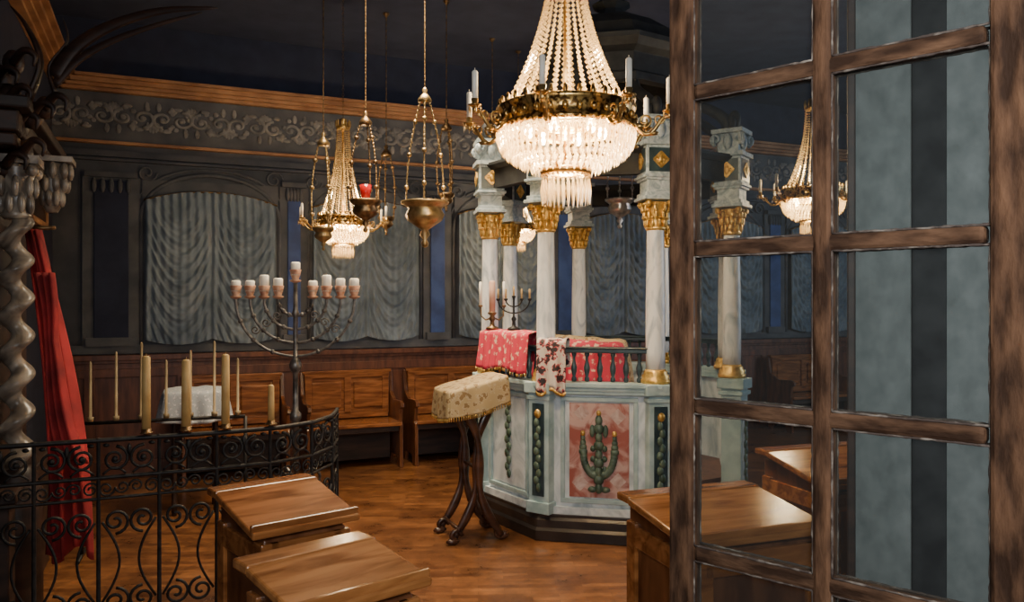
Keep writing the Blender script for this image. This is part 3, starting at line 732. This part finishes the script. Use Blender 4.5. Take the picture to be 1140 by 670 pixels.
# ================================================================ MENORAH
mn=root('menorah','large wrought-iron menorah with copper cups and short candles','menorah',(-1.345,4.95,0),.1)
MB().lathe([(.02,.12),(.02,.9),(.035,.92),(.035,.95),(.018,.97),(.016,1.20),(.03,1.22),(.04,1.25),(.03,1.28),(.014,1.30),(.014,1.55),(.024,1.57),(.014,1.6),(.012,1.78)],n=14).obj('stem','greyiron',mn)
for k in range(3):
    a=2*pi*k/3+.3; X=RZ(a)
    MB().tube([(.02+.13*math.sin(pi*.5*i/10),0,.45-.40*(i/10)) for i in range(11)],.014,8,X).tube([(x,0,z) for x,z in spiral(.13,.045,.045,.015,0,-1.2,16)],.012,6,X).tube([(x,0,z) for x,z in spiral(.09,.55,.07,.015,-pi/2,1.4,16)],.009,6,X).obj('foot','greyiron',mn)
xs=[]
for s in(-1,1):
    for r_ in(.105,.19,.275,.36):
        zc=1.66
        pts=[(s*r_*math.sin(pi/2*i/16),0,zc-r_*math.cos(pi/2*i/16)*.98) for i in range(17)]+[(s*r_,0,zc+.04)]
        a=MB().tube(pts,.0085,7)
        for q in(4,8,12): a.ell(pts[q],(.016,.016,.016),6,4)
        if r_>.15:
            a.tube([(x,0,z) for x,z in spiral(s*(r_-.045)*.77,zc-r_*.52,.028,.006,0,s*1.3,14)],.005,5)
        a.obj('branch','greyiron',mn); xs.append((s*r_,1.69))
xs.append((0,1.79))
for x,z in xs:
    cu=MB().lathe([(.004,z-.03),(.030,z-.02),(.036,z-.012),(.02,z-.005),(.028,z+.02),(.036,z+.055),(.032,z+.056),(.001,z+.015)],(x,0,0),14).obj('candle_cup','copper',mn)
    hh=random.choice((.03,.045,.065)); MB().lathe([(.029,z+.02),(.029,z+.05+hh),(.022,z+.057+hh),(.001,z+.055+hh)],(x,0,0),12).obj('candle','candle',cu)

# ================================================================ IRON RAILING
path=[Vector((-2.47,3.60)),Vector((-1.5,4.05)),Vector((-1.25,4.20)),Vector((-1.10,4.40)),Vector((-1.05,4.65)),Vector((-1.08,4.92))]
cum=[0]
for i in range(1,len(path)): cum.append(cum[-1]+(path[i]-path[i-1]).length)
TL=cum[-1]
def pp(s):
    s=max(0,min(TL,s))
    for i in range(1,len(path)):
        if s<=cum[i]+1e-9:
            t=(s-cum[i-1])/(cum[i]-cum[i-1]); return path[i-1].lerp(path[i],t)
    return path[-1]
def m3(pts): return [(pp(s).x,pp(s).y,z) for s,z in pts]
fe=root('iron_railing','black wrought-iron railing with spiral scrollwork around the ark','railing',(0,0,0))
for z,r_ in((.98,.012),(.80,.010),(.70,.008),(.08,.012)):
    MB().tube(m3([(TL*i/60,z) for i in range(61)]),r_,8).obj('rail','iron',fe)
n=int(TL/.26); st=TL/n
for i in range(n+1):
    q=pp(i*st); MB().lathe([(.016,0),(.011,.03),(.009,.98),(.012,.992)],(q.x,q.y,0),8).obj('post','iron',fe)
for i in range(n):
    c=(i+.5)*st; b=MB(); jr=random.uniform(-.006,.006)
    for s in(-1,1):
        b.tube(m3(spiral(c+s*.062,.89+jr,.062,.01,pi/2+jr*20,s*(1.8+jr*20),26)),[.0085-.003*t/26 for t in range(27)],5)
        b.ell((pp(c+s*.062).x,pp(c+s*.062).y,.89+jr),(.016,.016,.016),6,4)
        b.tube(m3([(c+s*(.015+.10*k/10),.815+.03*math.sin(pi*k/10)) for k in range(11)]),.006,5)
        q=pp(c+s*.10); b.ell((q.x,q.y,.955),(.018,.012,.010),6,4)
        b.tube(m3(spiral(c+s*.10,.745,.038,.008,0,s*1.5,16)),.005,5)
        b.tube(m3(spiral(c+s*.03,.75,.032,.008,pi,-s*1.4,16)),.005,5)
    q=pp(c); b.ell((q.x,q.y,.93),(.012,.012,.030),6,5)
    b.obj('upper_scroll','iron',fe)
    b=MB()
    for s in(-1,1):
        b.tube(m3(spiral(c+s*.060,.585,.062,.01,-pi/2,-s*1.6,26)),.0075,5)
        b.tube(m3(spiral(c+s*.058,.20,.062,.01,pi/2,s*1.6,26)),.0075,5)
        b.tube(m3([(c+s*(.118-.075*math.sin(pi*k/14)),.585-.385*k/14) for k in range(15)]),.0065,5)
    b.obj('lower_scroll','iron',fe)
def tall_candle(px,ytop,m,lab,w=.016):
    best=min(range(400),key=lambda i:abs(570+F*pp(TL*i/400).x/pp(TL*i/400).y-px) if i<300 else 999); q=pp(TL*best/400)
    zt=EY-(ytop-335)/F*q.y; zb=.994
    r=root('tall_candle',lab,'candle',(q.x,q.y,zb),random.uniform(0,1),group='tall candles on the iron railing')
    h=zt-zb
    MB().lathe([(.012,0),(.012,.006),(.03,.008),(.032,.012),(w+.003,.014),(w+.003,.030),(w,.030)],n=12).obj('candle_holder','dkbrass',r)
    MB().lathe([(w,.018),(w*.98,h*.5),(w*.92,h-.008),(w*.5,h),(.001,h)],n=14).tube([(0,0,h),(.001,0,h+.012)],.0015,4).obj('wax',m,r)
for px,yt,w in((163,396,.021),(207,400,.023),(251,394,.021),(302,428,.017)):
    tall_candle(px,yt,'beeswax',"tall dull yellow beeswax candle on the wrought-iron railing" if px<300 else "shorter beeswax candle on the wrought-iron railing",w=w)
cs=root('candle_stand','black iron candle stand with thin tapers behind the railing','candle stand',(-2.30,5.3,0),.35)
for o_ in ([(-.5,0,.86),(.5,0,.86)],[(-.5,0,.86),(-.5,0,.02)],[(.5,0,.86),(.5,0,.02)],[(-.5,-.15,.012),(-.5,.15,.012)],[(.5,-.15,.012),(.5,.15,.012)]):
    MB().tube(o_,.012).obj('stand_bar','iron',cs)
for i in range(7):
    x=-.45+.15*i; MB().lathe([(.018,.87),(.02,.90),(.009,.90),(.008,1.25+.06*(i%3)),(.002,1.26+.06*(i%3))],(x,0,0),8).obj('taper','taper',cs)

# ================================================================ ARK
ark=root('ark','dark carved wooden ark with a twisted marble column','ark',RP(UL+.01,3.2,0),YAW+pi/2)
Mk=Matrix.Translation(RP(UL+.01,3.2,0))@RZ(YAW+pi/2)
Mi=Mk.inverted()
MB().box((0,-.06,1.3),(1.4,.12,2.6)).obj('ark_body','dkwood',ark,bevel=.01)
MB().box((0,-.12,.35),(1.45,.24,.7)).box((0,-.13,.72),(1.5,.28,.05)).obj('ark_base','dkwood',ark,bevel=.008)
MB().box((0,-.14,2.50),(1.5,.28,.10)).box((0,-.16,2.58),(1.6,.34,.06)).box((0,-.13,2.42),(1.4,.26,.06)).obj('ark_entablature','dkwood',ark,bevel=.01)
p=Mi@Vector((-2.49,4.0,0))
rings=110; n=18; V=[];FF=[]
for j in range(rings+1):
    z=.80+1.27*j/rings; a=z*2*pi/.19; rr=.057*(1-.12*j/rings)
    for i in range(n):
        q=2*pi*i/n; V.append((.031*math.cos(a)+rr*math.cos(q),.031*math.sin(a)+rr*math.sin(q),z))
for j in range(rings):
    for i in range(n):
        k=(i+1)%n; FF.append((j*n+i,j*n+k,(j+1)*n+k,(j+1)*n+i))
X=T(p.x,p.y,0)
c=MB().add(V,FF,True,X).obj('twisted_column','twist',ark)
MB().lathe([(.12,0),(.12,.7),(.11,.72),(.10,.74),(.105,.77),(.08,.80),(.07,.82)],n=20,X=X).obj('column_base','dkwood',c)
k=MB().lathe([(.055,2.06),(.07,2.08),(.055,2.10),(.065,2.2),(.09,2.31),(.09,2.33)],n=16,X=X).box((0,0,2.35),(.22,.22,.04),X)
for q in range(8):
    A=2*pi*q/8
    for zz_,rr in((2.14,.068),(2.22,.085)): k.ell((rr*math.cos(A+zz_*5),rr*math.sin(A+zz_*5),zz_),(.02,.02,.055),6,5,X)
for q in range(4): k.ell((.11*math.cos(pi/4+pi/2*q),.11*math.sin(pi/4+pi/2*q),2.30),(.032,.032,.032),8,6,X)
k.obj('capital','twist',c)
q=Mi@PX(58,205,4.5); X=T(q.x,q.y,q.z)
k=MB()
for i in range(9):
    A=2*pi*i/9
    for zz_,rr in((-.08,.05),(0,.075),(.07,.09)): k.ell((rr*math.cos(A+zz_*7),rr*math.sin(A+zz_*7),zz_),(.022,.022,.05),6,5,X)
k.box((0,0,.13),(.22,.22,.03),X).lathe([(.03,-.16),(.05,-.12),(.06,0),(.08,.12)],n=12,X=X).tube([(0,0,.0),(-.02,.22,-.02)],.04,6,X).obj('carved_corbel','twist',ark)
def L2(px,py,d): return Mi@PX(px,py,d)
def smooth(pts,k=5):
    P=[Vector(p) for p in pts]; out=[]
    for i in range(len(P)-1):
        a=P[max(i-1,0)];b_=P[i];c=P[i+1];d_=P[min(i+2,len(P)-1)]
        for j in range(k):
            t=j/k; out.append(.5*((2*b_)+(c-a)*t+(2*a-5*b_+4*c-d_)*t*t+(3*b_-a-3*c+d_)*t**3))
    out.append(P[-1]); return out
def taper(n,a,b_): return [a*(1-i/(n-1))**.7*1.0+b_ for i in range(n)]
b=MB()
for pl,r0 in((((60,85),(85,52),(125,28),(180,12),(242,9)),.04),(((60,95),(88,66),(128,44),(180,26),(225,14)),.022),(((30,115),(45,70),(30,30),(10,5)),.045),(((62,105),(55,75),(75,45),(70,20)),.025)):
    q=smooth([L2(x,y,3.9) for x,y in pl]); b.tube(q,taper(len(q),r0,.003),8,flat=.45)
b.obj('carved_leaf','dkwood',ark)
b=MB()
for i,(x0,y0,s) in enumerate(((0,150,.07),(18,140,.06),(35,128,.055),(50,120,.045),(10,110,.06),(25,170,.05),(5,185,.06),(-5,90,.07),(15,70,.05))):
    b.ell(tuple(L2(x0,y0,3.95)),(s,s,s*1.3),8,6)
    q=smooth([L2(x0,y0,3.9),L2(x0+12,y0-14,3.85),L2(x0+24,y0-8,3.85),L2(x0+22,y0+4,3.85)],4); b.tube(q,taper(len(q),.02,.004),6)
b.obj('carved_ornament','dkwood',ark)
ac=root('ark_curtain','deep red velvet curtain gathered beside the twisted column','curtain',(0,0,0))
def fn(i,j):
    t=j; x=-2.66+.25*i*(.30+.70*t)+.16*t+.05*math.sin(pi*t); y=4.36-.08*t+.028*math.sin(i*2*pi*4+1.2*math.sin(t*3))+.012*math.sin(i*17+t*5)
    return (x,y,2.04-1.75*t-.05*math.sin(i*7)*t)
MB().grid(fn,80,40).obj('curtain_cloth','redcloth',ac,solid=.01)
MB().tube([(-2.75,4.36,2.05),(-2.5,4.36,2.05)],.010).obj('curtain_rod','dkbrass',ac)
def fn2(i,j):
    return (-2.54+.17*i*(.35+.65*abs(j-.35)*1.3)+.15*j+.02*math.sin(j*6), 4.23+.024*math.sin(i*2*pi*3+j*2)-.04*j, 1.80-.95*j-.06*i*j)
MB().grid(fn2,50,30).obj('gathered_swag','redcloth',ac,solid=.012)

# ================================================================ LIGHTS / CAMERA
def area(name,loc,target,size,e,c,spread=None):
    l=bpy.data.lights.new(name,'AREA'); l.energy=e; l.color=c; l.shape='RECTANGLE'; l.size=size[0]; l.size_y=size[1]
    if spread: l.spread=spread
    o=bpy.data.objects.new(name,l); COL.objects.link(o); o.location=loc; o.rotation_euler=(Vector(target)-Vector(loc)).to_track_quat('-Z','Y').to_euler(); return o
area('window_daylight',(.3,-.5,2.3),(1.3,5,1.1),(1.4,1.4),56,(.96,.98,1),2.0)
area('right_window_daylight',tuple(RP(9.6,5,2.4)),tuple(RP(4,1,1.6)),(1.6,2.0),95,(.70,.83,1))
area('added_floor_fill',(-.75,5.6,4.15),(-.6,5.5,0),(1,1),95,(1,.80,.54),1.7)  # added warm fill to brighten the floor; no lamp fitting hangs here
w=bpy.data.worlds.new('w'); sc.world=w; w.use_nodes=True; w.node_tree.nodes['Background'].inputs[0].default_value=(.3,.35,.42,1); w.node_tree.nodes['Background'].inputs[1].default_value=.1
cam=bpy.data.cameras.new('camera'); co=bpy.data.objects.new('camera',cam); COL.objects.link(co); co.location=(0,0,EY); co.rotation_euler=(pi/2,0,0); cam.sensor_width=36; cam.lens=F/1140*36; cam.clip_start=.05
sc.camera=co
